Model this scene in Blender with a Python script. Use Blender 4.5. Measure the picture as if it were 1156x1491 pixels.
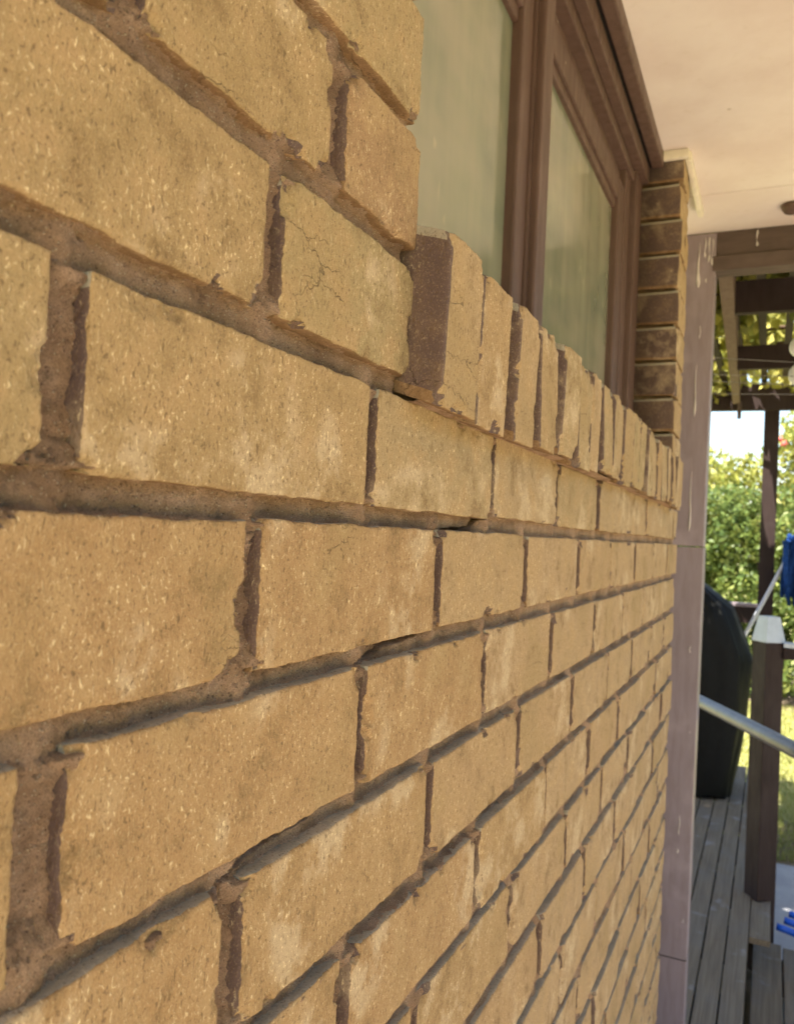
import bpy, bmesh, math, random
import numpy as np
from mathutils import Vector, Matrix, noise, Euler

# ------------------------------------------------------------------ clear
for o in list(bpy.data.objects):
    bpy.data.objects.remove(o, do_unlink=True)
S = bpy.context.scene
COL = S.collection
R = math.radians
random.seed(7)
np.random.seed(7)

EYE = 1.46                      # height of the level line (wall datum) above the deck

# ------------------------------------------------------------------ camera
yaw, pitch, roll = .4284, .0248, .0474
cy, sy, cp, sp = math.cos(yaw), math.sin(yaw), math.cos(pitch), math.sin(pitch)
fw = Vector((-sy*cp, cy*cp, sp)); rt = Vector((cy, sy, 0)); up = rt.cross(fw)
cr, sr = math.cos(roll), math.sin(roll)
r2 = rt*cr + up*sr; u2 = up*cr - rt*sr
cam = bpy.data.cameras.new('camera'); camo = bpy.data.objects.new('camera', cam); COL.objects.link(camo)
M = Matrix(((r2.x, u2.x, -fw.x, 0.22397), (r2.y, u2.y, -fw.y, -0.21056), (r2.z, u2.z, -fw.z, EYE-.00454), (0, 0, 0, 1)))
camo.matrix_world = M
cam.sensor_fit = 'HORIZONTAL'; cam.sensor_width = 36; cam.lens = 1202.9/1156*36
cam.clip_start = .01; cam.clip_end = 400
cam.dof.use_dof = True; cam.dof.focus_distance = .52; cam.dof.aperture_fstop = 19
S.camera = camo

# ------------------------------------------------------------------ sky, sun, exposure
SUN_EL, SUN_AZ = R(66), Vector((-.30, -.95, 0)).normalized()      # horizontal direction towards the sun
W = bpy.data.worlds.new('World'); S.world = W; W.use_nodes = True
nt = W.node_tree; nt.nodes.clear()
sky = nt.nodes.new('ShaderNodeTexSky'); sky.sky_type = 'NISHITA'; sky.sun_disc = False
sky.sun_elevation = SUN_EL; sky.sun_rotation = math.atan2(SUN_AZ.x, SUN_AZ.y); sky.air_density = 1.2; sky.dust_density = 2.0
bg = nt.nodes.new('ShaderNodeBackground'); bg.inputs[1].default_value = .09
wo = nt.nodes.new('ShaderNodeOutputWorld')
nt.links.new(sky.outputs[0], bg.inputs[0]); nt.links.new(bg.outputs[0], wo.inputs[0])
sl = bpy.data.lights.new('sun', 'SUN'); sl.energy = 4.6; sl.angle = R(.53); sl.color = (1, .95, .86)
so = bpy.data.objects.new('sun', sl); COL.objects.link(so)
sd = (SUN_AZ*math.cos(SUN_EL) + Vector((0, 0, math.sin(SUN_EL))))
so.rotation_euler = sd.to_track_quat('Z', 'Y').to_euler(); so.location = (3, -3, 6)
S.view_settings.view_transform = 'Standard'; S.view_settings.look = 'None'
S.view_settings.exposure = 2.2; S.view_settings.gamma = 1
S.render.engine = 'CYCLES'
try:
    S.cycles.use_denoising = True; S.cycles.denoiser = 'OPENIMAGEDENOISE'
    S.cycles.max_bounces = 6; S.cycles.diffuse_bounces = 3; S.cycles.sample_clamp_indirect = 6
    S.cycles.use_adaptive_sampling = True; S.cycles.adaptive_threshold = .015
except Exception:
    pass

# ------------------------------------------------------------------ node helpers
class NT:
    def __init__(s, name):
        s.m = bpy.data.materials.new(name); s.m.use_nodes = True
        s.t = s.m.node_tree; s.t.nodes.clear()
        s.out = s.n('ShaderNodeOutputMaterial')
    def n(s, typ, **kw):
        x = s.t.nodes.new(typ)
        for k, v in kw.items(): setattr(x, k, v)
        return x
    def put(s, sock, v):
        if v is None: return
        if isinstance(v, bpy.types.NodeSocket): s.t.links.new(v, sock)
        else: sock.default_value = v
    def math(s, op, a, b=None, c=None, clamp=False):
        x = s.n('ShaderNodeMath', operation=op, use_clamp=clamp)
        s.put(x.inputs[0], a); s.put(x.inputs[1], b)
        if c is not None: s.put(x.inputs[2], c)
        return x.outputs[0]
    def vmath(s, op, a, b=None):
        x = s.n('ShaderNodeVectorMath', operation=op); s.put(x.inputs[0], a); s.put(x.inputs[1], b)
        return x.outputs[0]
    def noise(s, vec, scale, detail=3, rough=.55, dist=0):
        x = s.n('ShaderNodeTexNoise'); s.put(x.inputs['Vector'], vec)
        x.inputs['Scale'].default_value = scale; x.inputs['Detail'].default_value = detail
        x.inputs['Roughness'].default_value = rough; x.inputs['Distortion'].default_value = dist
        return x.outputs[0]
    def vor(s, vec, scale, feat='F1', rnd=1):
        x = s.n('ShaderNodeTexVoronoi', feature=feat); s.put(x.inputs['Vector'], vec)
        x.inputs['Scale'].default_value = scale; x.inputs['Randomness'].default_value = rnd
        return x
    def ramp(s, v, a, b, lo=0., hi=1.):
        x = s.n('ShaderNodeMapRange', clamp=True, interpolation_type='SMOOTHSTEP')
        s.put(x.inputs[0], v); x.inputs[1].default_value = a; x.inputs[2].default_value = b
        x.inputs[3].default_value = lo; x.inputs[4].default_value = hi
        return x.outputs[0]
    def mix(s, f, a, b, mode='MIX'):
        x = s.n('ShaderNodeMix', data_type='RGBA', blend_type=mode)
        s.put(x.inputs[0], f)
        s.put(x.inputs[6], (*a, 1) if isinstance(a, tuple) else a)
        s.put(x.inputs[7], (*b, 1) if isinstance(b, tuple) else b)
        return x.outputs[2]
    def bump(s, h, dist, strength=1, nrm=None):
        x = s.n('ShaderNodeBump'); s.put(x.inputs['Height'], h)
        x.inputs['Distance'].default_value = dist; x.inputs['Strength'].default_value = strength
        if nrm is not None: s.put(x.inputs['Normal'], nrm)
        return x.outputs[0]
    def scaled(s, vec, sc):
        x = s.n('ShaderNodeMapping'); s.put(x.inputs[0], vec); x.inputs['Scale'].default_value = sc
        return x.outputs[0]
    def pos(s, spread=0):
        g = s.n('ShaderNodeNewGeometry').outputs['Position']
        if not spread: return g
        oi = s.n('ShaderNodeObjectInfo').outputs['Random']
        k = s.math('MULTIPLY', oi, spread)
        cb = s.n('ShaderNodeCombineXYZ'); s.put(cb.inputs[0], k); s.put(cb.inputs[1], s.math('MULTIPLY', k, 1.7)); s.put(cb.inputs[2], s.math('MULTIPLY', k, .6))
        return s.vmath('ADD', g, cb.outputs[0])
    def rand(s): return s.n('ShaderNodeObjectInfo').outputs['Random']
    def done(s, col, rough=.9, nrm=None, spec=.3, **kw):
        b = s.n('ShaderNodeBsdfPrincipled')
        s.put(b.inputs['Base Color'], (*col, 1) if isinstance(col, tuple) else col)
        s.put(b.inputs['Roughness'], rough); b.inputs['Specular IOR Level'].default_value = spec
        if nrm is not None: s.put(b.inputs['Normal'], nrm)
        for k, v in kw.items(): s.put(b.inputs[k.replace('_', ' ')], v)
        s.t.links.new(b.outputs[0], s.out.inputs[0]); s.bsdf = b
        return s.m

def mat_brick(name, kind='face'):
    face = kind == 'face'
    s = NT(name); P = s.pos(17.)
    tone = s.n('ShaderNodeSeparateColor'); s.put(tone.inputs[0], s.n('ShaderNodeObjectInfo').outputs['Color'])   # tone of each brick, set by height and place along the wall
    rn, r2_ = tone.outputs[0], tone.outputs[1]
    mott = s.noise(P, 30, 6, .68); big = s.noise(P, 8, 2)
    nA = s.noise(s.scaled(P, (520, 520, 300)), 1, 3, .7, .7)        # elongated grains, drawn along the cut
    nB = s.noise(s.scaled(P, (1000, 1000, 700)), 1, 3, .75, .4)
    if face:
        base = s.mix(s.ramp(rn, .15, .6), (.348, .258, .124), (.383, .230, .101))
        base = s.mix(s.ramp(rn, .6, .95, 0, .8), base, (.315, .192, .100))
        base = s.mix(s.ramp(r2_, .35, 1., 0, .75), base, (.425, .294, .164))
        base = s.mix(s.ramp(mott, .42, .66, 0, .85), base, (.43, .278, .132))
        base = s.mix(s.ramp(mott, .48, .30, 0, .9), base, (.245, .152, .066))
        base = s.mix(s.ramp(big, .50, .72, 0, .6), base, (.345, .234, .104))
    elif kind == 'under':  # orange-brown underside: light from below is put into the colour
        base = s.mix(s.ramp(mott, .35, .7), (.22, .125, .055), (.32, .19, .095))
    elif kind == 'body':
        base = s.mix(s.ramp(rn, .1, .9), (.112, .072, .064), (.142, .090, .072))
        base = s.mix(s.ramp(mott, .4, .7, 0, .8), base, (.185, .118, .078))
    else:  # bed tops: grey tone of the shaded ledges, lightened in place of sky fill
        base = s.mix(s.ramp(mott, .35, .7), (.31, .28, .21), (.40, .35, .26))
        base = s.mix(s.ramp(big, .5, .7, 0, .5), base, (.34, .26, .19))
    # pale rubbed smudges, cream grains, dark pits
    sm = s.math('MULTIPLY', s.ramp(big, .46, .40), s.ramp(mott, .44, .60))
    base = s.mix(s.math('MULTIPLY', sm, .55 if face else .25), base, (.58, .45, .29))
    k = .95 if face else .5
    dens = s.math('MULTIPLY', s.ramp(mott, .34, .60, .25, 1), s.ramp(big, .68, .40, .35, 1))
    fA = s.math('MULTIPLY', s.ramp(nA, .595, .66), dens); fB = s.ramp(nB, .54, .64)
    base = s.mix(s.math('MULTIPLY', fB, k*.42), base, (.56, .40, .21))
    base = s.mix(s.math('MULTIPLY', fA, k), base, (.84, .66, .38))
    pit = s.math('MAXIMUM', s.ramp(nA, .42, .35), s.ramp(nB, .43, .32, 0, .55))
    base = s.mix(s.math('MULTIPLY', pit, .72), base, (.13, .078, .036))
    # hairline cracks, running mostly along the brick
    nz = s.n('ShaderNodeTexNoise'); s.put(nz.inputs[0], P); nz.inputs['Scale'].default_value = 150; nz.inputs['Detail'].default_value = 2
    wv = s.vmath('ADD', P, s.vmath('MULTIPLY', nz.outputs[1], (.010, .010, .010)))
    ck = s.vor(s.scaled(wv, (1, .38, 1.5)), 24, 'DISTANCE_TO_EDGE').outputs[0]
    ckm = s.math('MULTIPLY', s.ramp(ck, .009, .003), s.ramp(big, .625, .66))
    base = s.mix(s.math('MULTIPLY', ckm, .5), base, (.06, .035, .022))
    h = s.math('ADD', s.math('MULTIPLY', nB, .55), s.math('MULTIPLY', nA, 1.5))
    h = s.math('SUBTRACT', h, s.math('MULTIPLY', ckm, 1.2))
    return s.done(base, .88, s.bump(h, .0010, .9), .25)

def mat_mortar():
    s = NT('sandy_mortar'); P = s.pos()
    g = s.noise(P, 1500, 3, .75); m = s.noise(P, 60, 4)
    base = s.mix(s.ramp(m, .35, .65), (.51, .32, .19), (.64, .42, .27))
    base = s.mix(s.ramp(s.noise(P, 18, 3), .5, .7, 0, .6), base, (.27, .165, .10))
    base = s.mix(s.ramp(g, .46, .64, 0, .6), base, (.20, .115, .062))
    v = s.vor(P, 620); cell = s.n('ShaderNodeSeparateColor'); s.put(cell.inputs[0], v.outputs['Color'])
    fl = s.math('MULTIPLY', s.math('GREATER_THAN', cell.outputs[0], .62), s.ramp(v.outputs['Distance'], .36, .16))
    dk = s.math('MULTIPLY', s.math('LESS_THAN', cell.outputs[0], .22), s.ramp(v.outputs['Distance'], .40, .18))
    base = s.mix(s.math('MULTIPLY', fl, .8), base, (.80, .64, .44))
    base = s.mix(s.math('MULTIPLY', dk, .7), base, (.14, .08, .05))
    h = s.math('ADD', g, s.math('MULTIPLY', s.noise(P, 250, 3), 1.2)); h = s.math('ADD', h, s.math('MULTIPLY', fl, .8))
    return s.done(base, .95, s.bump(h, .0032, 1.), .15)

def mat_paint(name, col, col2=None, rough=.55, wear=.3, spec=.35, axis=(1, 1, .15)):
    s = NT(name); P = s.pos(5.)
    n1 = s.noise(s.scaled(P, axis), 60, 4, .6); n2 = s.noise(P, 9, 3)
    col2 = col2 or tuple(c*.75 for c in col)
    base = s.mix(s.ramp(n1, .35, .7, 0, .6), col, col2)
    base = s.mix(s.ramp(n2, .5, .75, 0, wear), base, tuple(min(1, c*1.35+.03) for c in col))
    v = s.vor(P, 55); cell = s.n('ShaderNodeSeparateColor'); s.put(cell.inputs[0], v.outputs['Color'])
    sp_ = s.math('MULTIPLY', s.math('GREATER_THAN', cell.outputs[0], .993), s.ramp(v.outputs['Distance'], .16, .08))
    base = s.mix(s.math('MULTIPLY', sp_, .6), base, (.6, .52, .45))
    return s.done(base, s.ramp(n1, .2, .8, rough-.08, rough+.12), s.bump(s.math('ADD', n1, s.math('MULTIPLY', s.noise(P, 300, 2), .3)), .0006, .6), spec)

def mat_soffit():
    s = NT('cream_soffit_paint'); P = s.pos()
    n1 = s.noise(P, 5, 4, .6); n2 = s.noise(P, 30, 4, .65)
    base = s.mix(s.ramp(n1, .35, .7), (.70, .58, .52), (.77, .665, .60))
    base = s.mix(s.ramp(n2, .55, .8, 0, .3), base, (.56, .44, .33))
    v = s.vor(P, 9); cell = s.n('ShaderNodeSeparateColor'); s.put(cell.inputs[0], v.outputs['Color'])
    sp_ = s.math('MULTIPLY', s.math('GREATER_THAN', cell.outputs[0], .8), s.ramp(v.outputs['Distance'], .06, .02))
    base = s.mix(s.math('MULTIPLY', sp_, .5), base, (.3, .2, .13))
    return s.done(base, .6, s.bump(s.noise(P, 120, 3), .0008, .4), .3)

def mat_glass():
    s = NT('dusty_glass_painted_reflections'); P = s.pos()
    st = s.noise(s.scaled(P, (14, 14, 1.6)), 1, 4, .55); bl = s.noise(s.scaled(P, (4, 4, 7)), 1, 3); sp_ = s.noise(s.scaled(P, (26, 26, 11)), 1, 2, .5, .8)
    base = s.mix(s.ramp(st, .3, .7), (.185, .195, .135), (.26, .255, .17))
    base = s.mix(s.ramp(bl, .40, .66, 0, .8), base, (.30, .27, .19))  # brown, green and pale mottling paints in blurred reflections under the dust
    base = s.mix(s.ramp(bl, .42, .32, 0, .5), base, (.15, .175, .12))
    base = s.mix(s.ramp(sp_, .66, .76, 0, .55), base, (.42, .37, .235))
    return s.done(base, s.ramp(st, .25, .75, .07, .22), s.bump(s.noise(s.scaled(P, (16, 16, 5)), 1, 2), .004, .25), .5)

def mat_wood_deck():
    s = NT('weathered_grey_decking'); P = s.pos(9.)
    gr = s.noise(s.scaled(P, (130, 3.5, 130)), 1, 5, .65); b = s.noise(P, 4, 3)
    base = s.mix(s.ramp(gr, .3, .72), (.12, .09, .058), (.225, .175, .118))
    base = s.mix(s.ramp(b, .45, .7, 0, .6), base, (.165, .145, .125))
    base = s.mix(s.ramp(s.rand(), 0, 1, 0, .35), base, (.165, .135, .10))
    base = s.mix(s.ramp(s.noise(P, 9, 5), .60, .72, 0, .45), base, (.30, .30, .31))
    return s.done(base, .75, s.bump(gr, .0012, .7), .25)

def mat_leaf(name, c1, c2, c3, tr=.38):
    s = NT(name); P = s.pos()
    a = s.n('ShaderNodeAttribute', attribute_name='tint').outputs['Fac']
    base = s.mix(s.ramp(a, 0, .6), c1, c2); base = s.mix(s.ramp(a, .6, 1), base, c3)
    b = s.n('ShaderNodeBsdfPrincipled'); s.put(b.inputs['Base Color'], base); b.inputs['Roughness'].default_value = .45
    b.inputs['Specular IOR Level'].default_value = .3
    t = s.n('ShaderNodeBsdfTranslucent'); s.put(t.inputs[0], s.mix(.5, base, c3))
    mx = s.n('ShaderNodeMixShader'); mx.inputs[0].default_value = tr
    s.t.links.new(b.outputs[0], mx.inputs[1]); s.t.links.new(t.outputs[0], mx.inputs[2]); s.t.links.new(mx.outputs[0], s.out.inputs[0])
    return s.m

def mat_ground(name, c1, c2, c3, sc=6, bump=.01):
    s = NT(name); P = s.pos()
    n1 = s.noise(P, sc, 5, .6); n2 = s.noise(P, sc*9, 4, .65)
    base = s.mix(s.ramp(n1, .35, .65), c1, c2); base = s.mix(s.ramp(n2, .5, .75, 0, .7), base, c3)
    return s.done(base, .9, s.bump(n2, bump, .6), .2)

def mat_simple(name, col, rough=.5, spec=.4, var=.25, sc=30, metallic=0.):
    s = NT(name); P = s.pos(3.)
    n1 = s.noise(P, sc, 4, .6)
    base = s.mix(s.ramp(n1, .35, .7, 0, 1), col, tuple(c*(1-var) for c in col))
    return s.done(base, rough, s.bump(n1, .001, .4), spec, Metallic=metallic)

MT = dict(
    face=mat_brick('tan_brick_face'), body=mat_brick('brown_brick_body', 'body'), top=mat_brick('brick_bed_sky_fill_tint', 'bed'), under=mat_brick('brick_underside_bounce_tint', 'under'), mortar=mat_mortar(),
    soffit=mat_soffit(), glass=mat_glass(), deck=mat_wood_deck(),
    frame=mat_paint('brown_window_paint', (.115, .066, .048), (.080, .045, .034), .5),
    mauve=mat_paint('mauve_brown_post_paint', (.285, .225, .24), (.225, .17, .175), .5, .55),
    dark=mat_paint('dark_brown_stain', (.036, .022, .020), (.026, .016, .014), .6, .2, .2),
    beam=mat_paint('brown_beam_stain', (.10, .066, .052), (.075, .05, .04), .6, .3, axis=(.15, 1, 1)),
    rafter=mat_paint('reddish_rafter_paint', (.13, .078, .06), (.10, .06, .045), .6, .3),
    drip=mat_simple('white_paint_drip', (.72, .64, .58), .5),
    cream=mat_simple('cream_bead_paint', (.76, .66, .52), .55, .3, .12),
    cap=mat_simple('sky_tinted_metal_cap', (.55, .60, .66), .35, .5, .1),  # blue of the sky light is mixed into the cap colour
    steel=mat_simple('dull_grey_tube', (.20, .21, .235), .42, .4, .2, 20, .2),
    cover=mat_simple('black_vinyl_cover', (.007, .007, .0065), .6, .2, .3),
    pole=mat_simple('pale_metal_pole', (.62, .62, .64), .4, .5, .1),
    blue=mat_simple('blue_plastic', (.02, .12, .62), .4, .5, .1),
    mop=mat_simple('blue_mop_cloth', (.022, .07, .25), .9, .1, .45, 60),
    white=mat_simple('white_plastic', (.72, .70, .66), .4, .4, .1),
    line=mat_simple('grey_cord', (.24, .21, .19), .7),
    lawn=mat_ground('sunlit_lawn', (.28, .29, .10), (.38, .36, .14), (.44, .38, .19), 3, .03),
    grass=mat_leaf('grass_blade', (.24, .28, .07), (.36, .36, .11), (.48, .42, .19)),
    bounce_paving=mat_ground('pinkish_paving', (.58, .46, .37), (.64, .51, .41), (.50, .39, .31), 4, .003),
    path=mat_ground('grey_path_concrete', (.36, .35, .36), (.42, .41, .41), (.30, .29, .29), 5, .003),
    soil=mat_ground('bare_soil', (.20, .15, .10), (.26, .20, .13), (.14, .10, .07), 9, .02),
    hedge=mat_leaf('hedge_leaf', (.06, .10, .028), (.14, .19, .045), (.27, .29, .08)),
    hedge2=mat_leaf('yellow_shrub_leaf', (.15, .18, .035), (.30, .31, .06), (.46, .41, .11)),
    vine=mat_leaf('vine_leaf', (.10, .13, .025), (.28, .28, .055), (.55, .50, .14), .6),
    twig=mat_simple('brown_twig', (.09, .06, .04), .9, .1),
    red=mat_simple('red_petal', (.6, .12, .10), .6),
    render=mat_ground('house_render', (.30, .22, .15), (.34, .25, .17), (.26, .19, .13), 8, .003),
    roof=mat_simple('roof_sheet', (.22, .12, .09), .7),
    gap=mat_simple('dark_gap_fill', (.02, .016, .013), .9, .1),  # near-black: the darkness of open gaps put into the colour
)

# ------------------------------------------------------------------ object helpers
def link(name, me, mat=None, parent=None, loc=None):
    o = bpy.data.objects.new(name, me); COL.objects.link(o)
    if mat is not None and me is not None and not me.materials:
        for m in (mat if isinstance(mat, (list, tuple)) else [mat]): me.materials.append(m)
    if parent is not None: o.parent = parent
    if loc is not None: o.location = loc
    return o
def tag(o, label=None, cat=None, group=None, kind=None):
    if label: o['label'] = label
    if cat: o['category'] = cat
    if group: o['group'] = group
    if kind: o['kind'] = kind
    return o
def empty(name, loc=(0, 0, 0), rz=0):
    o = bpy.data.objects.new(name, None); COL.objects.link(o); o.location = loc; o.rotation_euler.z = rz
    o.empty_display_size = .1
    return o
def pydata(name, v, f, smooth=False):
    me = bpy.data.meshes.new(name); me.from_pydata([tuple(map(float, p)) for p in v], [], f)
    if smooth: me.polygons.foreach_set('use_smooth', [True]*len(me.polygons))
    me.update(); return me
def box_me(name, x0, x1, y0, y1, z0, z1, bev=.003, seg=2):
    bm = bmesh.new(); bmesh.ops.create_cube(bm, size=1)
    for v in bm.verts:
        v.co = Vector((x0+(v.co.x+.5)*(x1-x0), y0+(v.co.y+.5)*(y1-y0), z0+(v.co.z+.5)*(z1-z0)))
    if bev: bmesh.ops.bevel(bm, geom=bm.edges[:], offset=bev, segments=seg, affect='EDGES', profile=.6)
    me = bpy.data.meshes.new(name); bm.to_mesh(me); bm.free(); return me
def box(name, x0, x1, y0, y1, z0, z1, mat, parent=None, bev=.003):
    return link(name, box_me(name, x0, x1, y0, y1, z0, z1, bev), mat, parent)
def tube(name, pts, rad, mat, parent=None, n=14, caps=True):
    pts = [Vector(p) for p in pts]; rads = rad if isinstance(rad, (list, tuple)) else [rad]*len(pts)
    V, F = [], []
    for i, p in enumerate(pts):
        d = (pts[min(i+1, len(pts)-1)] - pts[max(i-1, 0)]).normalized()
        a = d.cross(Vector((0, 0, 1))); a = a.normalized() if a.length > 1e-4 else Vector((1, 0, 0)); b = d.cross(a)
        for k in range(n):
            t = 2*math.pi*k/n; V.append(p + (a*math.cos(t) + b*math.sin(t))*rads[i])
    for i in range(len(pts)-1):
        for k in range(n):
            F.append((i*n+k, i*n+(k+1) % n, (i+1)*n+(k+1) % n, (i+1)*n+k))
    if caps: F.append(tuple(range(n))[::-1]); F.append(tuple((len(pts)-1)*n+k for k in range(n)))
    me = pydata(name, V, F, True); return link(name, me, mat, parent)
def fbm(p, o=3):
    return noise.fractal(p, .6, 2.1, o)

# ------------------------------------------------------------------ THE BRICK WALL (face plane X = 0)
P_, C_ = .240, .086
VB, VT = .0121, .0839            # brick bottom / top inside a course
HG = .0074                       # half a perpend
JAMB_N, JAMB_F, END = .288, 1.832, 2.005
wall = empty('brick_wall', (0, 0, 0))
tag(wall, 'tan brick wall with raked joints and a stepped crack running beside the brown window', 'wall')

def brick_mesh(w, h, seed, step, depth=.10, chip=1.0, dark_edge=0):
    """rounded, chipped, slightly warped brick; local X outwards (face near 0), Y along, Z up; slot 0 face, slot 1 body"""
    rng = random.Random(seed); off = Vector((rng.uniform(-50, 50), rng.uniform(-50, 50), rng.uniform(-50, 50)))
    def axis(L):
        e = [0, .0005, .0013, .0028, .0058]
        k = max(2, int(round((L-2*.0058)/step)))
        mid = [.0058+(L-.0116)*i/k for i in range(k+1)]
        return [a for a in e[:-1]] + mid + [L-a for a in e[:-1]][::-1]
    ys, zs = axis(w), axis(h); ny, nz = len(ys), len(zs)
    V = np.zeros((nz, ny, 3))
    tilt_y, tilt_z, setx = rng.uniform(-.004, .004), rng.uniform(-.008, .008), rng.uniform(-.0009, .0009)
    chips = []
    for _ in range(rng.choice((2, 3, 4, 5))):
        side = rng.choice('tbblr'); r = rng.uniform(.003, .008)*chip
        y = rng.uniform(0, w) if side in 'tb' else (0 if side == 'l' else w); z = rng.uniform(0, h) if side in 'lr' else (0 if side == 'b' else h)
        chips.append((y, z, r*rng.uniform(1, 2.2) if side in 'tb' else r, r*rng.uniform(1, 2.2) if side in 'lr' else r, rng.uniform(.002, .0055)))
    for cyy, czz in ((0, 0), (0, h), (w, 0), (w, h)):                       # worn corners
        if rng.random() < .6: chips.append((cyy, czz, rng.uniform(.004, .013)*chip, rng.uniform(.004, .012)*chip, rng.uniform(.003, .008)))
    for j, z in enumerate(zs):
        for i, y in enumerate(ys):
            p = Vector((0, y*60, z*60))+off
            wob = .0011
            d = min(y, w-y, z, h-z)
            dy = wob*fbm(p*.55+Vector((9, 0, 0)), 3); dz = wob*fbm(p*.55+Vector((0, 17, 0)), 3)
            if d < .003: k_ = .00035*(1-d/.003); dy += k_*noise.noise(p*7+Vector((0, 0, 4))); dz += k_*noise.noise(p*7+Vector((0, 8, 0)))
            rr = .0014+.0009*noise.noise(p*.9)
            drop = 0.
            q = max(0., 1-(d+.0008*noise.noise(p*4.)+.0004*noise.noise(p*9.))/rr)
            drop += rr*.62*q*q
            for (a, b, ra, rb, dp) in chips:
                t = ((y-a)/ra)**2+((z-b)/rb)**2
                t = math.sqrt(t)+.45*noise.noise(p*2.2)+.25*noise.noise(p*6)
                if t < 1.15: drop = max(drop, dp*min(1, (1.15-t)*2.2)*(1+.5*noise.noise(p*4)+.4*noise.noise(p*9)))
            rel = .00030*fbm(p*1.6, 3)+.00055*noise.noise(p*.16)
            x = setx+rel-drop+tilt_y*(y-w/2)+tilt_z*(z-h/2)
            V[j, i] = (x, y-w/2+dy, z-h/2+dz)
    verts = V.reshape(-1, 3).tolist(); faces = []; mats = []
    for j in range(nz-1):
        for i in range(ny-1):
            a = j*ny+i; faces.append((a, a+1, a+ny+1, a+ny))
            dd = -min(V[j, i, 0], V[j+1, i+1, 0], V[j, i+1, 0], V[j+1, i, 0]); mats.append(1 if dd > .0050 or ys[i] < dark_edge else 0)  # strip along the left edge takes the darker body material
    ring = [i for i in range(ny)] + [j*ny+ny-1 for j in range(1, nz)] + [(nz-1)*ny+i for i in range(ny-2, -1, -1)] + [j*ny for j in range(nz-2, 0, -1)]
    prev = ring; n = len(ring)
    for dx in (.003, .008, .019, depth):
        cur = []
        for k in ring:
            x, y, z = verts[k]; p = Vector((dx*60, y*60, z*60))+off
            sh = 1 if dx < depth else .97
            cur.append(len(verts)); a = .0007*noise.noise(p*.9)
            verts.append((min(x, -.0005)-dx, y*sh+a*(1 if y > 0 else -1), z*sh+a*(1 if z > 0 else -1)))
        for k in range(n):
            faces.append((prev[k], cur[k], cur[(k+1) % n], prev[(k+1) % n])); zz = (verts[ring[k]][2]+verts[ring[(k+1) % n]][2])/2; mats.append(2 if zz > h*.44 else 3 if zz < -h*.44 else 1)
        prev = cur
    faces.append(tuple(prev[::-1])); mats.append(1)
    me = pydata('brick', verts, faces, True)
    me.polygons.foreach_set('material_index', mats)
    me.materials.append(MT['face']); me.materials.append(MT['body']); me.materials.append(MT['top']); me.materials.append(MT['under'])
    return me

# courses: c = 0 is the course just above the level line
courses = {}
def joints(c):
    base = 0 if c % 2 == 0 else P_/2
    js = [base+P_*k for k in range(-2, 9)]
    return js
LEFT = -.50
bricks = []      # (u0,u1,v0,v1,c)
perps = []       # (u, v0, v1, halfwidth)
OV = {}          # overrides of a joint position (course, nominal): (near edge, far edge)
OV[(-2, .24)] = (.2385, .2495); OV[(0, 0.)] = (-.010, .0085); OV[(-2, 0.)] = (-.011, .0125); OV[(0, .24)] = (.2325, .2445)
OV[(-1, .12)] = (.1125, .1255); OV[(-1, .36)] = (.3535, .3665); OV[(-3, .12)] = (.1105, .1265); OV[(0, .48)] = (.473, .486)
OV[(1, .12)] = (.1165, .1305)
rng = random.Random(3)
for c in range(-17, 11):
    if c == -17: pass
    v0, v1 = C_*c+VB, C_*c+VT
    hi_part = c >= 1
    spans = [(LEFT, END)] if not hi_part else [(LEFT, JAMB_N+rng.uniform(-.002, .003)), (JAMB_F+rng.uniform(-.003, .002), END)]
    for (a, b) in spans:
        js = [j for j in joints(c) if a+.05 < j < b-.05]
        if c == 2 and a < 0: js = [-.22, .022, .180]
        if c > 2 and a < 0: js = [j for j in js if j < JAMB_N-.09]
        cur = a
        for j in js:
            key = (c, round(j, 3))
            n_, f_ = OV.get(key, (None, None))
            if n_ is None:
                k = HG*rng.uniform(.8, 1.12); d = rng.uniform(-.0025, .0025); n_, f_ = j-k+d, j+k+d
            bricks.append((cur, n_, v0, v1, c)); perps.append((n_, f_, v0, v1)); cur = f_
        bricks.append((cur, b, v0, v1, c))
shared = {}
for i, (a, b, v0, v1, c) in enumerate(bricks):
    jt = random.Random(i*13+5)
    uc = (a+b)/2; w = b-a
    if c >= 1 and a > 1.5: v0 -= .0035; v1 += .0035            # tighter beds in the pier
    v0 += jt.uniform(-.0012, .0012); v1 += jt.uniform(-.0012, .0012)
    near = uc < .62 and -.38 < v0 < .42 and b > -.16
    mid = uc < 1.15 and v0 > -.75 and b > -.16
    if near:
        me = brick_mesh(w, v1-v0, i, .0016 if uc < .42 else .0024)
    elif mid:
        me = brick_mesh(w, v1-v0, i, .006)
    else:
        key = (round(w, 2), jt.randrange(5), c >= 1 and a > 1.5)
        if key not in shared: shared[key] = brick_mesh(round(w, 2) if abs(w-round(w, 2)) < .001 else w, v1-v0 if c >= 1 and a > 1.5 else VT-VB, hash(key) & 1023, .02)
        me = shared[key]
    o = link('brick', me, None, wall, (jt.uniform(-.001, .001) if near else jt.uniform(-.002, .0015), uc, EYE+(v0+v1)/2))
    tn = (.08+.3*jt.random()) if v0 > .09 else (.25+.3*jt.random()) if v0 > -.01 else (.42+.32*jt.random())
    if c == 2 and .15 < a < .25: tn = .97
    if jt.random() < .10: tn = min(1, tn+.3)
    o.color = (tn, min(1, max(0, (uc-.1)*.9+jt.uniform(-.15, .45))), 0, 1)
    if not near:
        o.rotation_euler = (jt.uniform(-.004, .004), 0, jt.uniform(-.006, .006))
        if not mid: o.scale = (1, w/(me.vertices[0].co.y*-2) if False else 1, 1)

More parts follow.
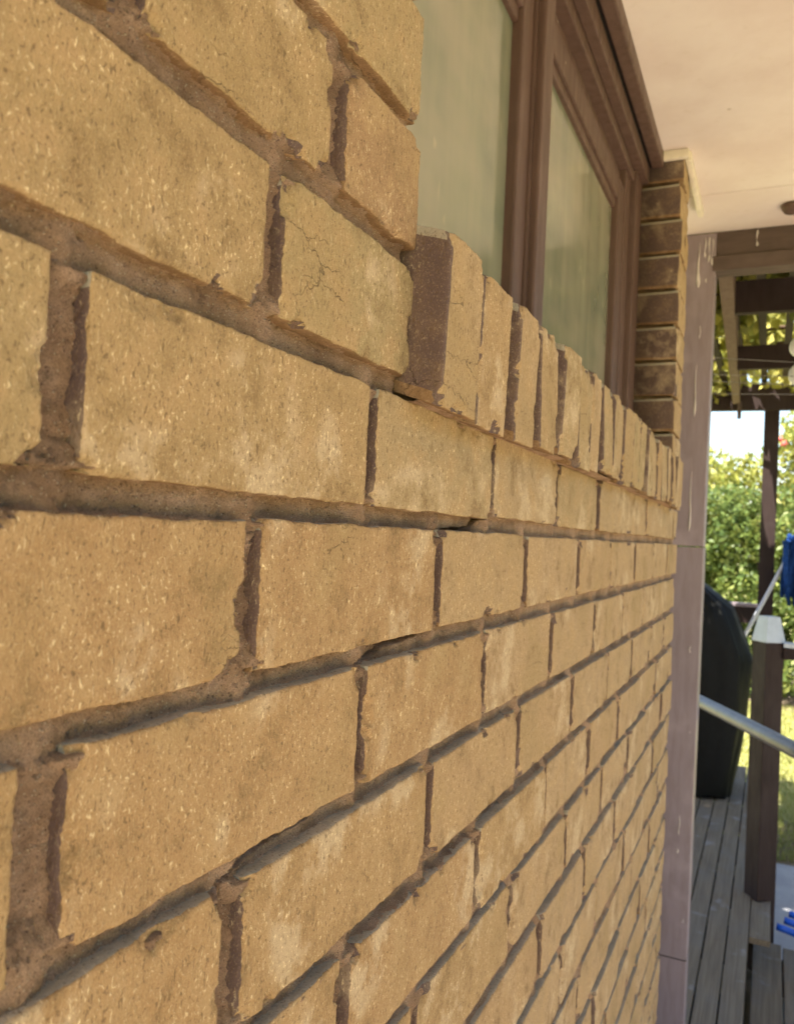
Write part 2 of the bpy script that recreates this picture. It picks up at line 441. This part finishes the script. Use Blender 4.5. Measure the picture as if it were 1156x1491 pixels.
# ------------------------------------------------------------------ mortar (relief sheet between the bricks)
crack = [(.482, .0145), (.463, .0118), (.452, .006), (.443, .0005), (.400, -.0015), (.362, -.004), (.357, -.03), (.356, -.068),
         (.352, -.074), (.330, -.0765), (.285, -.0775), (.272, -.083), (.240, -.0865), (.236, -.11), (.2385, -.15), (.236, -.162),
         (.200, -.165), (.160, -.166), (.128, -.168), (.113, -.172), (.111, -.21), (.112, -.25), (.09, -.256)]
def segd(u, v):
    best = 9.
    for (a, b), (c, d) in zip(crack, crack[1:]):
        dx, dy = c-a, d-b; t = max(0, min(1, ((u-a)*dx+(v-b)*dy)/(dx*dx+dy*dy+1e-12)))
        best = min(best, (u-a-t*dx)**2+(v-b-t*dy)**2)
    return math.sqrt(best)
def mortar_depth(u, v, fine=True):
    c = math.floor((v-.0048)/C_); inner = v-C_*c
    inbed = inner < VB+.001 or inner > VT-.001
    p = Vector((3.1, u*100, v*100))
    d = -.0092+.0018*noise.noise(p*.35)
    if fine: d += .0013*fbm(p*2.2, 4)+.0014*noise.noise(p*7.)
    if not inbed:
        e = min(inner-VB, VT-inner)
        lump = max(0, 1-e/(.014+.010*noise.noise(Vector((u*30, c*3.3, 7)))))
        tt = .5
        for (a, b, v0, v1) in pidx.get(c, []):
            if a-.004 < u < b+.004: tt = max(0, min(1, (u-a)/(b-a)))
        d = -.0125+.0045*tt+.0026*noise.noise(p*.9)+lump*(.0090+.003*noise.noise(p*.8))
        if fine: d += (.0016+.0016*lump)*fbm(p*2.8, 4)+.0014*noise.noise(p*7.)
    else:
        dn = 1e9
        for (a, b, v0, v1) in pidx.get(c, [])+pidx.get(c-1, [])+pidx.get(c+1, []):
            if abs(v-v0) < .02 or abs(v-v1) < .02: dn = min(dn, abs(u-(a+b)/2))
        d += max(0, 1-dn/.016)*.0045
    if fine:
        cd = segd(u, v)+.0010*noise.noise(p*3)
        cw = .0024 if u > .25 else .0013
        if cd < cw: d -= .030*min(1, (cw-cd)/.0008)
    return min(d, -.0012)
pidx = {}
for (a, b, v0, v1) in perps: pidx.setdefault(math.floor((v0+.002)/C_), []).append((a, b, v0, v1))
bidx = {}
for (a, b, v0, v1, c) in bricks: bidx.setdefault(c, []).append((a, b, v0, v1))
def covered(u, v, m):
    c = math.floor(v/C_)
    for cc in (c-1, c, c+1):
        for (a, b, v0, v1) in bidx.get(cc, []):
            if a+m < u < b-m and v0+m < v < v1-m: return True
    return False
def mortar_sheet(u0, u1, v0, v1, step, fine, skip=None):
    nu, nv = int(round((u1-u0)/step)), int(round((v1-v0)/step))
    us = [u0+(u1-u0)*i/nu for i in range(nu+1)]; vs = [v0+(v1-v0)*j/nv for j in range(nv+1)]
    idx = {}; V = []; F = []
    cov = [[covered(u, v, .006 if fine else .011) or (skip and skip(u, v)) for u in us] for v in vs]
    def vid(i, j):
        k = (i, j)
        if k not in idx:
            idx[k] = len(V); V.append((mortar_depth(us[i], vs[j], fine), us[i], EYE+vs[j]))
        return idx[k]
    for j in range(nv):
        for i in range(nu):
            if cov[j][i] and cov[j][i+1] and cov[j+1][i] and cov[j+1][i+1]: continue
            F.append((vid(i, j), vid(i+1, j), vid(i+1, j+1), vid(i, j+1)))
    return pydata('mortar', V, F, True)
opening = lambda u, v: v > .085 and JAMB_N-.004 < u < JAMB_F+.004
link('mortar', mortar_sheet(-.16, .56, -.32, .40, .0014, True, opening), MT['mortar'], wall)
link('mortar', mortar_sheet(.56, END-.006, -1.46, .088, .005, False), MT['mortar'], wall)
link('mortar', mortar_sheet(-.16, .56, -1.46, -.32, .005, False), MT['mortar'], wall)
link('mortar', mortar_sheet(LEFT, -.16, -1.46, .94, .008, False), MT['mortar'], wall)
link('mortar', mortar_sheet(-.16, JAMB_N-.005, .40, .94, .006, False), MT['mortar'], wall)
link('mortar', mortar_sheet(JAMB_F+.004, END-.006, .088, .94, .005, False), MT['mortar'], wall)
# mortar on the two reveals and the end of the wall, and the solid core behind
box('mortar_core', -.099, -.014, JAMB_F+.0220, END-.006, EYE+.09, EYE+.95, MT['mortar'], wall, 0)
box('mortar_core', -.09, -.040, LEFT, JAMB_N-.010, EYE+.09, EYE+.95, MT['mortar'], wall, 0)
box('mortar_core', -.09, -.030, LEFT, END-.010, -.02, EYE+.086, MT['mortar'], wall, 0)

# ------------------------------------------------------------------ rowlock sill
sill = empty('window_sill'); sill.parent = wall
sill['label'] = 'projecting sill of bricks set on edge under the window'
edges = [(.286, .3490), (.3605, .432), (.4545, .521), (.532, .598), (.609, .675), (.686, .750)]
y = .760
rs = random.Random(21)
while y < JAMB_F-.05:
    w = rs.uniform(.063, .071); g = rs.choice((.008, .009, .012)); edges.append((y, min(y+w, JAMB_F-.002))); y += w+g
def sill_mesh(w, h, seed, step):
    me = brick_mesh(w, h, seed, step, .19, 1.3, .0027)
    for v in me.vertices:
        if v.co.x < -.004: v.co.z += (-v.co.x-.004)*.30
    me.update(); return me
for i, (a, b) in enumerate(edges):
    h = .112+rs.uniform(-.003, .003)
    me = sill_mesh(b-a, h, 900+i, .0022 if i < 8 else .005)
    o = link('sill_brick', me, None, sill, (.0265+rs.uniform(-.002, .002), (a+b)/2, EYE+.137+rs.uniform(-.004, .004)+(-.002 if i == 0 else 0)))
    o.color = (rs.uniform(.15, .55), rs.uniform(.3, .9), 0, 1)
    o.rotation_euler = (rs.uniform(-.022, .022), rs.uniform(-.03, .03), rs.uniform(-.035, .035))
V = []; F = []
n = 260
for i in range(n+1):
    yy = .288+(JAMB_F-.288)*i/n
    for k, (x, z) in enumerate(((.006, .083), (.006, .115), (.005, .150), (.002, .182), (-.1, .215))):
        V.append((x+.0014*noise.noise((yy*150, k, 2))-(.010 if (.437 < yy < .452) else 0), yy, EYE+z+.05*0+.001*noise.noise((yy*90, k, 5))))
for i in range(n):
    for k in range(4): F.append((i*5+k, i*5+k+1, i*5+k+6, i*5+k+5))
link('sill_mortar', pydata('sill_mortar', V, F, True), MT['mortar'], sill)
V = []; F = []
for i in range(n+1):
    yy = .288+(JAMB_F-.288)*i/n
    for k, (x, z) in enumerate(((-.008, .0835), (.003, .083), (.014, .0845), (-.03, .1))):
        V.append((x+.002*noise.noise((yy*70, k, 9)), yy, EYE+z+.0012*noise.noise((yy*60, k, 3))))
for i in range(n):
    for k in range(2): F.append((i*4+k, i*4+k+1, i*4+k+5, i*4+k+4))
link('sill_mortar', pydata('sill_mortar', V, F, True), MT['mortar'], sill)

# ------------------------------------------------------------------ window
win = empty('window', (0, 0, 0))
tag(win, 'brown painted timber window with two dusty panes painted with green reflections above the brick sill', 'window')
Z = lambda v: EYE+v
FX = -.095
box('frame_jamb', -.155, FX, JAMB_F-.085, JAMB_F+.004, Z(.20), Z(.925), MT['frame'], win)
box('jamb_bead', -.15, -.108, JAMB_F-.150, JAMB_F-.086, Z(.20), Z(.90), MT['frame'], win)
box('frame_jamb', -.155, FX, JAMB_N-.004, JAMB_N+.05, Z(.20), Z(.925), MT['frame'], win)
box('frame_head', -.155, -.100, JAMB_N+.05, JAMB_F-.085, Z(.845), Z(.925), MT['frame'], win)
box('frame_head_lip', -.100, -.078, JAMB_N+.002, JAMB_F-.002, Z(.868), Z(.908), MT['frame'], win)
box('head_gap', -.10, -.072, JAMB_N, JAMB_F-.002, Z(.908), Z(.936), MT['gap'], win, 0)  # solid near-black strip in place of the shaded gap
box('head_trim', -.072, -.045, JAMB_N-.0, JAMB_F-.004, Z(.903), Z(.938), MT['frame'], win, .004)
box('frame_rail', -.155, -.100, JAMB_N+.05, JAMB_F-.085, Z(.19), Z(.235), MT['frame'], win)
# mullion and sashes
box('mullion', -.155, -.094, .917, .968, Z(.235), Z(.845), MT['frame'], win, .004)
box('mullion_bead', -.150, -.104, .9105, .916, Z(.235), Z(.845), MT['frame'], win, .004)
def sash(y0, y1, z0, z1, st_n, st_f, rail):
    s = empty('sash'); s.parent = win
    x0, x1 = -.148, -.110
    box('stile', x0, x1, y0, y0+st_n, z0, z1, MT['frame'], s, .004)
    box('stile', x0, x1, y1-st_f, y1, z0, z1, MT['frame'], s, .004)
    box('rail', x0, x1-.001, y0+st_n, y1-st_f, z1-rail, z1, MT['frame'], s, .004)
    box('rail', x0, x1-.001, y0+st_n, y1-st_f, z0, z0+.05, MT['frame'], s, .004)
    box('glazing_bead', x0+.004, x1-.008, y0+st_n-.002, y1-st_f+.002, z1-rail-.018, z1-rail+.002, MT['frame'], s, .003)
    box('glass_pane', -.131, -.126, y0+st_n-.005, y1-st_f+.005, z0+.045, z1-rail+.005, MT['glass'], s, 0)
sash(JAMB_N+.052, .910, Z(.237), Z(.803), .04, .048, .080)
sash(.970, JAMB_F-.152, Z(.237), Z(.803), .018, .062, .050)
box('head_stop', -.155, -.122, JAMB_N+.051, JAMB_F-.086, Z(.8035), Z(.8445), MT['frame'], win)
box('dark_room_backing', -.24, -.23, JAMB_N, JAMB_F, Z(.1), Z(1.0), MT['gap'], win, 0)  # near-black sheet standing for the unlit room behind the panes

# ------------------------------------------------------------------ eave
SOF = .940
eave = empty('eave'); tag(eave, 'cream painted flat eave lining over the brick wall and window', 'eave')
box('soffit_panel', -.16, 1.15, -2.2, 2.1115, Z(SOF), Z(SOF+.008), MT['soffit'], eave, .0015)
box('soffit_panel', -.16, 1.15, 2.1175, 2.405, Z(SOF+.001), Z(SOF+.009), MT['soffit'], eave, .0015)
box('seam_gap', -.1, 1.14, 2.105, 2.125, Z(SOF+.0095), Z(SOF+.012), MT['gap'], eave, 0)
dm = tube('round_fixing', [(.243, 2.25, Z(.9395)), (.243, 2.25, Z(.930)), (.243, 2.25, Z(.920)), (.243, 2.25, Z(.914))], [.030, .029, .022, .006], MT['frame'], eave, 24)
box('fascia', 1.151, 1.175, -2.2, 2.41, Z(SOF-.03), Z(SOF+.16), MT['beam'], eave)
box('roof_sheet', -.6, 1.24, -2.3, 2.46, Z(SOF+.17), Z(SOF+.19), MT['roof'], eave)
# little cream bead round the head of the pier
box('cornice_bead', -.094, .012, JAMB_F-.016, JAMB_F-.001, Z(.917), Z(.9395), MT['cream'], eave, .004)
box('cornice_bead', .0025, .017, JAMB_F+.001, END+.2, Z(.914), Z(.9395), MT['cream'], eave, .004)
# house body behind, keeps the light out of the roof space and the rooms
house = empty('house_side'); tag(house, 'rendered side of the house receding behind the corner of the brick wall', 'house')
box('side_wall', -3.2, -.10, END-.012, END+.05, -.3, Z(1.1), MT['render'], house, 0)
box('room_wall', -3.2, -.25, -2.2, -2.1, -.3, Z(1.1), MT['render'], house, 0)
box('room_ceiling', -3.2, -.17, -2.1, END-.012, Z(1.0), Z(1.06), MT['render'], house, 0)

# ------------------------------------------------------------------ verandah post and beam
post = empty('verandah_post', (-.0, 2.40, 0)); tag(post, 'mauve brown square post with white paint drips at the end of the brick wall', 'post')
def pl(o): return o
def pbox(name, x0, x1, y0, y1, z0, z1, mat, bev=.003):
    o = link(name, box_me(name, x0, x1, y0-2.40, y1-2.40, z0, z1, bev), mat, post); return o
pbox('upper_length', -.062, .0290, 2.40, 2.488, Z(-.004), Z(.9385), MT['mauve'])
pbox('lower_length', -.064, .0305, 2.397, 2.490, -.05, Z(-.0065), MT['mauve'])
pbox('joint_band', -.0645, .0308, 2.3965, 2.4902, Z(-1.222), Z(-1.219), MT['gap'], 0)
post.rotation_euler.y = R(.25)
rd = random.Random(4)
def drip(x, ztop, zbot, w, yy=2.3985, parent=post, rel=2.40):
    n = 9; V = []; F = []
    for i in range(n+1):
        t = i/n; z = ztop+(zbot-ztop)*t
        ww = w*(.35+.25*math.sin(t*5+x*90)+(.75 if t > .72 else 0)*math.sin((t-.72)/.28*math.pi))*(1 if i else .6)
        xx = x+.0012*math.sin(t*7+x*300)
        for k in range(5):
            a = math.pi*k/4; V.append((xx-math.cos(a)*ww*.5, yy-rel-.0022*math.sin(a)*(.5+ww/w), z))
    for i in range(n):
        for k in range(4): F.append((i*5+k, i*5+k+1, i*5+k+6, i*5+k+5))
    return link('paint_drip', pydata('paint_drip', V, F, True), MT['drip'], parent)
for x, a, b, w in ((-.018, .91, .775, .010), (-.001, .925, .865, .006), (.010, .925, .850, .008), (.020, .92, .84, .006),
                   (.004, .80, .79, .006), (-.012, .545, .385, .006), (-.0125, .22, .04, .006), (-.006, .66, .62, .004)):
    drip(x, Z(a), Z(b), w)
drip(.004, Z(-.30), Z(-.32), .005, 2.3955); drip(-.004, Z(-.80), Z(-.86), .004, 2.3955); drip(-.005, Z(-.90), Z(-.912), .006, 2.3955); drip(.018, Z(-1.10), Z(-1.11), .006, 2.3955)
beam = empty('verandah_beam', (0, 0, 0)); tag(beam, 'brown timber beam under the eave edge with a white paint drip', 'beam')
box('beam_board', .031, 1.1, 2.4075, 2.455, Z(.868), Z(.962), MT['beam'], beam)
box('lower_batten', .031, 1.1, 2.396, 2.470, Z(.822), Z(.8665), MT['beam'], beam)
drip(.151, Z(.936), Z(.888), .009, 2.406, beam, 0)

# ------------------------------------------------------------------ pergola
per = empty('pergola', (0, 0, 0)); tag(per, 'dark timber pergola with cross boards, far beam and slim post beyond the eave', 'pergola')
def slab(name, a, b, w, h, mat, parent):      # a board between two points, w across, h tall
    a, b = Vector(a), Vector(b); d = (b-a).normalized(); s = d.cross(Vector((0, 0, 1))).normalized()*w/2; u = Vector((0, 0, h/2))
    V = [p+i*s+j*u for p in (a, b) for i, j in ((-1, -1), (1, -1), (1, 1), (-1, 1))]
    F = [(0, 1, 2, 3)[::-1], (4, 5, 6, 7), (0, 1, 5, 4), (1, 2, 6, 5), (2, 3, 7, 6), (3, 0, 4, 7)]
    return link(name, pydata(name, V, F), mat, parent)
slab('rafter', (.063, 2.47, Z(.90)), (-.020, 5.47, Z(.985)), .042, .13, MT['rafter'], per)
slab('rafter', (.80, 2.47, Z(.90)), (.84, 5.47, Z(.985)), .042, .13, MT['dark'], per)
slab('cross_board', (.070, 3.00, Z(.905)), (1.1, 3.00, Z(.903)), .035, .118, MT['dark'], per)
slab('cross_board', (.045, 3.90, Z(.878)), (1.1, 3.90, Z(.876)), .035, .108, MT['dark'], per)
slab('cross_board', (-.9, 4.75, Z(1.145)), (-.05, 4.75, Z(1.145)), .035, .05, MT['dark'], per)
slab('far_beam', (-1.6, 5.52, Z(.975)), (1.6, 5.52, Z(.960)), .06, .165, MT['dark'], per)
box('far_post', .145, .235, 5.555, 5.645, -.3, Z(.888), MT['dark'], per)
box('rafter_peg', -.012, .012, 5.43, 5.45, Z(.82), Z(.93), MT['beam'], per)

# clothesline
cl = empty('clothesline', (.27, 3.0, 0)); tag(cl, 'two round white reels with thin grey lines strung below the pergola boards', 'clothesline')
def disc(name, c, r, t, mat, parent):
    V = []; F = []; n = 24
    prof = ((0, r*.2), (.0, r*.9), (.15, r), (.85, r), (1, r*.9), (1, r*.2))
    for (k, rad) in prof:
        for i in range(n):
            a = 2*math.pi*i/n; V.append((c[0]+math.cos(a)*rad, c[1]+(k-.5)*t, c[2]+math.sin(a)*rad))
    for k in range(len(prof)-1):
        for i in range(n): F.append((k*n+i, k*n+(i+1) % n, (k+1)*n+(i+1) % n, (k+1)*n+i))
    F.append(tuple(range(n))); F.append(tuple((len(prof)-1)*n+i for i in range(n))[::-1])
    return link(name, pydata(name, V, F, True), mat, parent)
disc('reel', (.018, -.05, Z(.705)), .036, .03, MT['white'], cl)
disc('reel', (.022, -.05, Z(.607)), .040, .03, MT['white'], cl)
box('bracket', .012, .030, -.034, -.016, Z(.56), Z(.845), MT['dark'], cl)
for (z0, z1) in ((.640, .648), (.575, .600), (.558, .570), (.508, .538)):
    tube('line', [(-.42, -.35, Z(z0)), (-.2, -.2, Z((z0+z1)/2-.002)), (.02, -.06, Z(z1))], .0012, MT['line'], cl, 6)

# ------------------------------------------------------------------ deck, step and ground
deck = empty('deck', (0, 0, 0)); tag(deck, kind='structure')
x = .186
i = 0
rk = random.Random(11)
while x > -.62:
    o = box('board', x-.0695, x, -1.6 if x > .05 else -1.6, 5.85, -.022, 0+rk.uniform(-.002, .0), MT['deck'], deck, .003); x -= .075; i += 1
box('joist', .150, .185, -1.6, 5.85, -.20, -.0235, MT['dark'], deck)
for yy in (2.2, 2.75, 3.3, 3.85, 4.4, 4.95, 5.5): box('joist', -.7, .149, yy, yy+.045, -.16, -.0235, MT['dark'], deck)
box('end_board', .188, .262, 3.24, 3.72, -.03, -.006, MT['deck'], deck, .003)
step = empty('deck_step', (0, 0, -.15)); tag(step, 'lower timber step of wide grey boards beside the deck', 'step')
for k, (a, b) in enumerate(((.203, .307), (.313, .417), (.423, .527))):
    box('board', a, b, 1.4, 3.57-.02*k, -.025, 0, MT['deck'], step, .003)
box('riser', .205, .52, 3.48, 3.50, -.17, -.026, MT['dark'], step)
def sheet(name, x0, x1, y0, y1, z, mat, kind='structure', nx=2):
    V = [(x0, y0, z), (x1, y0, z), (x1, y1, z), (x0, y1, z)]
    return tag(link(name, pydata(name, V, [(0, 1, 2, 3)]), mat), kind=kind)
GZ = -.32
sheet('ground', -150, 150, -150, 150, GZ-.012, MT['lawn'])
sheet('bounce_paving', .20, 3.5, -4.0, 2.9, GZ, MT['bounce_paving'])  # unseen pale ground, added to bounce sunlight up onto the wall
sheet('path', .27, 3.2, 3.0, 5.02, GZ+.004, MT['path'])
sheet('bare_soil', -3.2, .50, -4, 5.9, GZ-.008, MT['soil'])
sheet('garden_bed', -6, 9, 10.0, 14, GZ-.004, MT['soil'])

# ------------------------------------------------------------------ railing and newel
rail = empty('deck_railing', (.219, 3.65, 0)); tag(rail, 'dark stained newel post with pale cap tinted with sky blue light and thin rails at the deck edge', 'railing')
nw = link('newel_post', box_me('newel_post', -.044, .044, -.044, .044, -.3, Z(-.392), .004), MT['dark'], rail); nw.rotation_euler.z = R(38)
def frustum(name, a0, a1, z0, z1, mat, parent):
    V = [(sx*a, sy*a, z) for (a, z) in ((a0, z0), (a0, z0+.004), (a1, z1)) for sx, sy in ((-1, -1), (1, -1), (1, 1), (-1, 1))]
    F = [(3, 2, 1, 0), (8, 9, 10, 11)]+[(r*4+k, r*4+(k+1) % 4, r*4+4+(k+1) % 4, r*4+4+k) for r in (0, 1) for k in range(4)]
    return link(name, pydata(name, V, F), mat, parent)
frustum('cap', .0465, .0300, Z(-.392), Z(-.285), MT['cap'], nw)
box('rail', -1.4, -.07, 1.86, 1.91, Z(-.475), Z(-.372), MT['dark'], rail); box('rail_top', -1.4, -.07, 1.845, 1.925, Z(-.3715), Z(-.350), MT['mauve'], rail)
box('rail', .058, .9, -.02, .02, Z(-.46), Z(-.41), MT['dark'], rail); box('rail_top', .058, .9, -.03, .03, Z(-.4095), Z(-.390), MT['cap'], rail)

tag(tube('handrail', [(-.245, 3.60, Z(-.586)), (-.029, 3.10, Z(-.573)), (.133, 2.725, Z(-.562)), (.295, 2.35, Z(-.553)), (.425, 2.05, Z(-.545))], .0225, MT['steel'], n=20),
    'grey tubular metal handrail slanting across in front of the dark newel post', 'handrail')

# ------------------------------------------------------------------ covered barbecue
bb = empty('barbecue', (-.35, 5.18, 0)); tag(bb, 'barbecue under a black vinyl cover standing on the deck', 'barbecue')
rings = [(-1.452, .385, .26), (-1.43, .392, .265), (-1.25, .425, .275), (-1.014, .462, .285), (-.80, .475, .287), (-.66, .478, .285), (-.60, .462, .28), (-.50, .425, .272),
         (-.42, .392, .265), (-.363, .368, .255), (-.28, .27, .235), (-.215, .185, .20), (-.165, .11, .13), (-.15, .02, .02)]
V = []; F = []; n = 72
for j, (z, rx, ry) in enumerate(rings):
    for i in range(n):
        a = 2*math.pi*i/n; c, s_ = math.cos(a), math.sin(a)
        e = .42; xx = math.copysign(abs(c)**e, c)*rx; yy = math.copysign(abs(s_)**e, s_)*ry
        low = max(0, min(1, (-z-.35)/1.0))
        f = 1+.06*low*noise.noise((c*4.5, s_*4.5, z*.7))+.05*noise.noise((c*8, s_*8, z*5))-.05*max(0, abs(noise.noise((c*3+4, s_*3, z*2.2)))-.12)
        V.append((xx*f, yy*f, Z(z)+(.012*math.sin(a*5) if j < 2 else 0)))
for j in range(len(rings)-1):
    for i in range(n): F.append((j*n+i, j*n+(i+1) % n, (j+1)*n+(i+1) % n, (j+1)*n+i))
F.append(tuple((len(rings)-1)*n+i for i in range(n)))
link('cover', pydata('cover', V, F, True), MT['cover'], bb)
for sx in (-1, 1):
    disc('wheel', (sx*.27, -.20, .045), .045, .03, MT['cover'], bb)
for sx in (-1, 1): disc('wheel', (sx*.27, .20, .045), .045, .03, MT['cover'], bb)

# ------------------------------------------------------------------ mop leaning head up, behind the barbecue
mop = empty('mop', (-.33, 5.47, 0)); tag(mop, 'upturned mop with pale pole and blue strand head leaning by the far post', 'mop')
top = Vector((.335+.33, -.03, Z(.02)))
tube('pole', [(0, 0, .0), tuple(top*.5+Vector((0, -.01, 0))), tuple(top)], [.0135, .0125, .0115], MT['pole'], mop)
hd = empty('mop_head', tuple(top)); hd.parent = mop
rm = random.Random(8)
for k in range(34):
    a = rm.uniform(0, 2*math.pi); r = rm.uniform(.01, .105); L = rm.uniform(.30, .42)
    p0 = Vector((rm.uniform(-.03, .06), rm.uniform(-.02, .02), rm.uniform(.03, .08)))
    p1 = Vector((.05+math.cos(a)*r, math.sin(a)*r*.6-.02, .03)); p2 = p1+Vector((rm.uniform(-.02, .03), rm.uniform(-.02, .02), -L*.5)); p3 = p2+Vector((rm.uniform(-.02, .02), 0, -L*.5))
    tube('strand', [p0, p1, p2, p3], [.012, .017, .017, .012], MT['mop'], hd, 7)

# blue tubing on the path
bt = empty('blue_tubing', (.32, 3.72, GZ+.02)); tag(bt, 'bright blue plastic tubing lying by the step at the right edge', 'tubing')
for k, (dx, dy, dz) in enumerate(((-.030, .0, .16), (.000, .07, .165), (.020, .14, .17))):
    pts = [(dx+t*.11, dy-.06*t+.05*math.sin(t*1.2), dz-.018*t*(1 if t < 6 else 1)) for t in (0, .25, .5, 1, 2, 3, 4, 5)]
    tube('tube', pts, .0145, MT['blue'], bt, 12)

# ------------------------------------------------------------------ foliage
def leaves(name, pts, size, mat, parent=None, seed=1, up=.35, kind=None, aspect=.55, tint=None):
    """pts: (N,3) numpy; one folded diamond leaf on each point, joined into one mesh"""
    rg = np.random.default_rng(seed); N = len(pts)
    d = rg.normal(size=(N, 3)); d[:, 2] += up; d /= np.linalg.norm(d, axis=1)[:, None]
    r = rg.normal(size=(N, 3)); s = np.cross(d, r); s /= np.linalg.norm(s, axis=1)[:, None]
    nn = np.cross(d, s)
    L = size*rg.uniform(.6, 1.3, (N, 1))
    a = pts; b = pts+d*L*.5+s*L*aspect*.5+nn*L*.10; c = pts+d*L; e = pts+d*L*.5-s*L*aspect*.5+nn*L*.10
    V = np.stack([a, b, c, e], 1).reshape(-1, 3)
    me = bpy.data.meshes.new(name); me.vertices.add(N*4); me.vertices.foreach_set('co', V.ravel())
    idx = np.arange(N)*4
    tri = np.stack([idx, idx+1, idx+2, idx, idx+2, idx+3], 1).reshape(-1, 3)
    me.loops.add(N*6); me.polygons.add(N*2)
    me.loops.foreach_set('vertex_index', tri.ravel()); me.polygons.foreach_set('loop_start', np.arange(N*2)*3); me.polygons.foreach_set('loop_total', np.full(N*2, 3))
    at = me.attributes.new('tint', 'FLOAT', 'POINT')
    t = rg.uniform(0, 1, N) if tint is None else np.clip(tint+rg.normal(0, .22, N), 0, 1)
    at.data.foreach_set('value', np.repeat(t, 4).astype(np.float32))
    me.update(); me.validate()
    return link(name, me, mat, parent)
def clumps(rg, n, per_, lo, hi, rad):
    cen = rg.uniform(lo, hi, (n, 3)); k = rg.integers(0, n, n*per_)
    o = rg.normal(size=(n*per_, 3)); o /= np.linalg.norm(o, axis=1)[:, None]; o *= rad*rg.uniform(.55, 1, (n*per_, 1))**.7
    o[:, 2] *= .8
    return cen[k]+o, k
def hedge(name, label, loc, x0, x1, y0, y1, z1, n, per_, rad, size, mat, seed, stems, cat='hedge', zlo=.1):
    rg = np.random.default_rng(seed)
    h = empty(name, loc); tag(h, label, cat)
    lx, ly = loc[0], loc[1]
    pts, k = clumps(rg, n, per_, (x0-lx, y0-ly, zlo), (x1-lx, y1-ly, z1), rad)
    ct = rg.uniform(.25, .75, n)
    leaves('foliage', pts, size, mat, h, seed, tint=ct[k])
    for i in range(stems):
        xx = rg.uniform(x0-lx, x1-lx); yy = rg.uniform(y0-ly, y1-ly)
        tube('stem', [(xx, yy, -.05), (xx+rg.normal(0, .05), yy+rg.normal(0, .05), z1*.45), (xx+rg.normal(0, .15), yy+rg.normal(0, .1), z1*.9)], [.03, .022, .008], MT['twig'], h, 6)
    return h
hedge('hedge', 'tall clipped green hedge behind the lawn beyond the pergola', (0, 10.8, GZ), -3.2, 3.2, 10.3, 11.4, 2.45, 620, 100, .26, .085, MT['hedge'], 3, 14)
hedge('shrub', 'yellow green leafy shrub rising behind the hedge under the pale sky', (-.3, 12.6, GZ), -2.6, 2.2, 12.0, 13.2, 3.05, 220, 90, .32, .10, MT['hedge2'], 4, 8, 'shrub', 1.2)
hedge('hedge', 'unseen screen of green shrubs added for reflections and to limit sky light', (6.6, 3, GZ), 6.1, 7.3, -7, 12, 3.1, 800, 46, .55, .22, MT['hedge'], 5, 24)  # out of view; height set for sky fill and pane reflections
tr = hedge('flowering_tree', 'leafy tree with red blossom right of the slim pergola post', (.95, 12.0, GZ), .45, 1.6, 11.5, 12.6, 3.5, 80, 90, .3, .10, MT['hedge2'], 6, 5, 'tree', 1.8)
for (dx, dz) in ((-.69, 3.20), (-.64, 3.14)):                    # two five-petalled blossoms
    n = 40; V = [(dx, -.62, dz)]
    for i in range(n):
        a = 2*math.pi*i/n; r = .02+.032*abs(math.cos(a*2.5)); V.append((dx+math.cos(a)*r, -.60+.012*math.sin(a*5), dz+math.sin(a)*r))
    V.append((dx, -.58, dz))
    F = [(0, 1+i, 1+(i+1) % n) for i in range(n)]+[(n+1, 1+(i+1) % n, 1+i) for i in range(n)]
    link('flower', pydata('flower', V, F, True), MT['red'], tr)
# battens over the cross boards and the vine lying on them
xb = -1.15
while xb < 1.3:
    slab('batten', (xb, 2.52, Z(1.085)), (xb-.01, 5.6, Z(1.085)), .034, .04, MT['dark'], per); xb += .118
vn = empty('vine', (.3, 4, Z(1.1))); tag(vn, 'sunlit yellow green vine leaves lying over the pergola battens', 'vine')
rg = np.random.default_rng(12)
pts, k = clumps(rg, 320, 44, (-1.6, -1.5, .02), (1.2, .95, .22), .13)
pts = pts[pts[:, 2] > -.16]; k = rg.integers(0, 320, len(pts))
leaves('foliage', pts, .072, MT['vine'], vn, 12, up=-.2, aspect=.8, tint=rg.uniform(.2, 1., 320)[k])
for j in range(9):
    yy = -1.3+j*.36; tube('cane', [(-1.5, yy, .05), (-.4, yy+.1, .08), (.6, yy-.08, .05), (1.2, yy+.05, .09)], .012, MT['twig'], vn, 6)
pts, k = clumps(rg, 260, 60, (-2.0, -1.75, .24), (1.3, .05, .36), .2)
leaves('sun_blocking_foliage', pts, .11, MT['vine'], vn, 13, up=.2, aspect=.9, tint=rg.uniform(.3, 1., 260)[k])  # added dense leaf layer, hidden from view, keeps sun spots off the deck
pts, k = clumps(rg, 70, 44, (-1.5, 1.38, -.06), (1.2, 1.60, .26), .12)
leaves('hanging_foliage', pts, .075, MT['vine'], vn, 15, up=-.5, aspect=.8, tint=rg.uniform(.3, 1., 70)[k])
# lawn blades
rg = np.random.default_rng(31)
N = 26000
pts = np.stack([rg.uniform(-.6, 1.4, N), 5.1+rg.uniform(0, 1, N)**1.3*5.2, np.full(N, GZ-.012)], 1)
tag(leaves('grass', pts, .05, MT['grass'], None, 31, up=2.2, aspect=.22), 'short sunlit yellow green grass of the lawn', 'grass', kind='stuff')
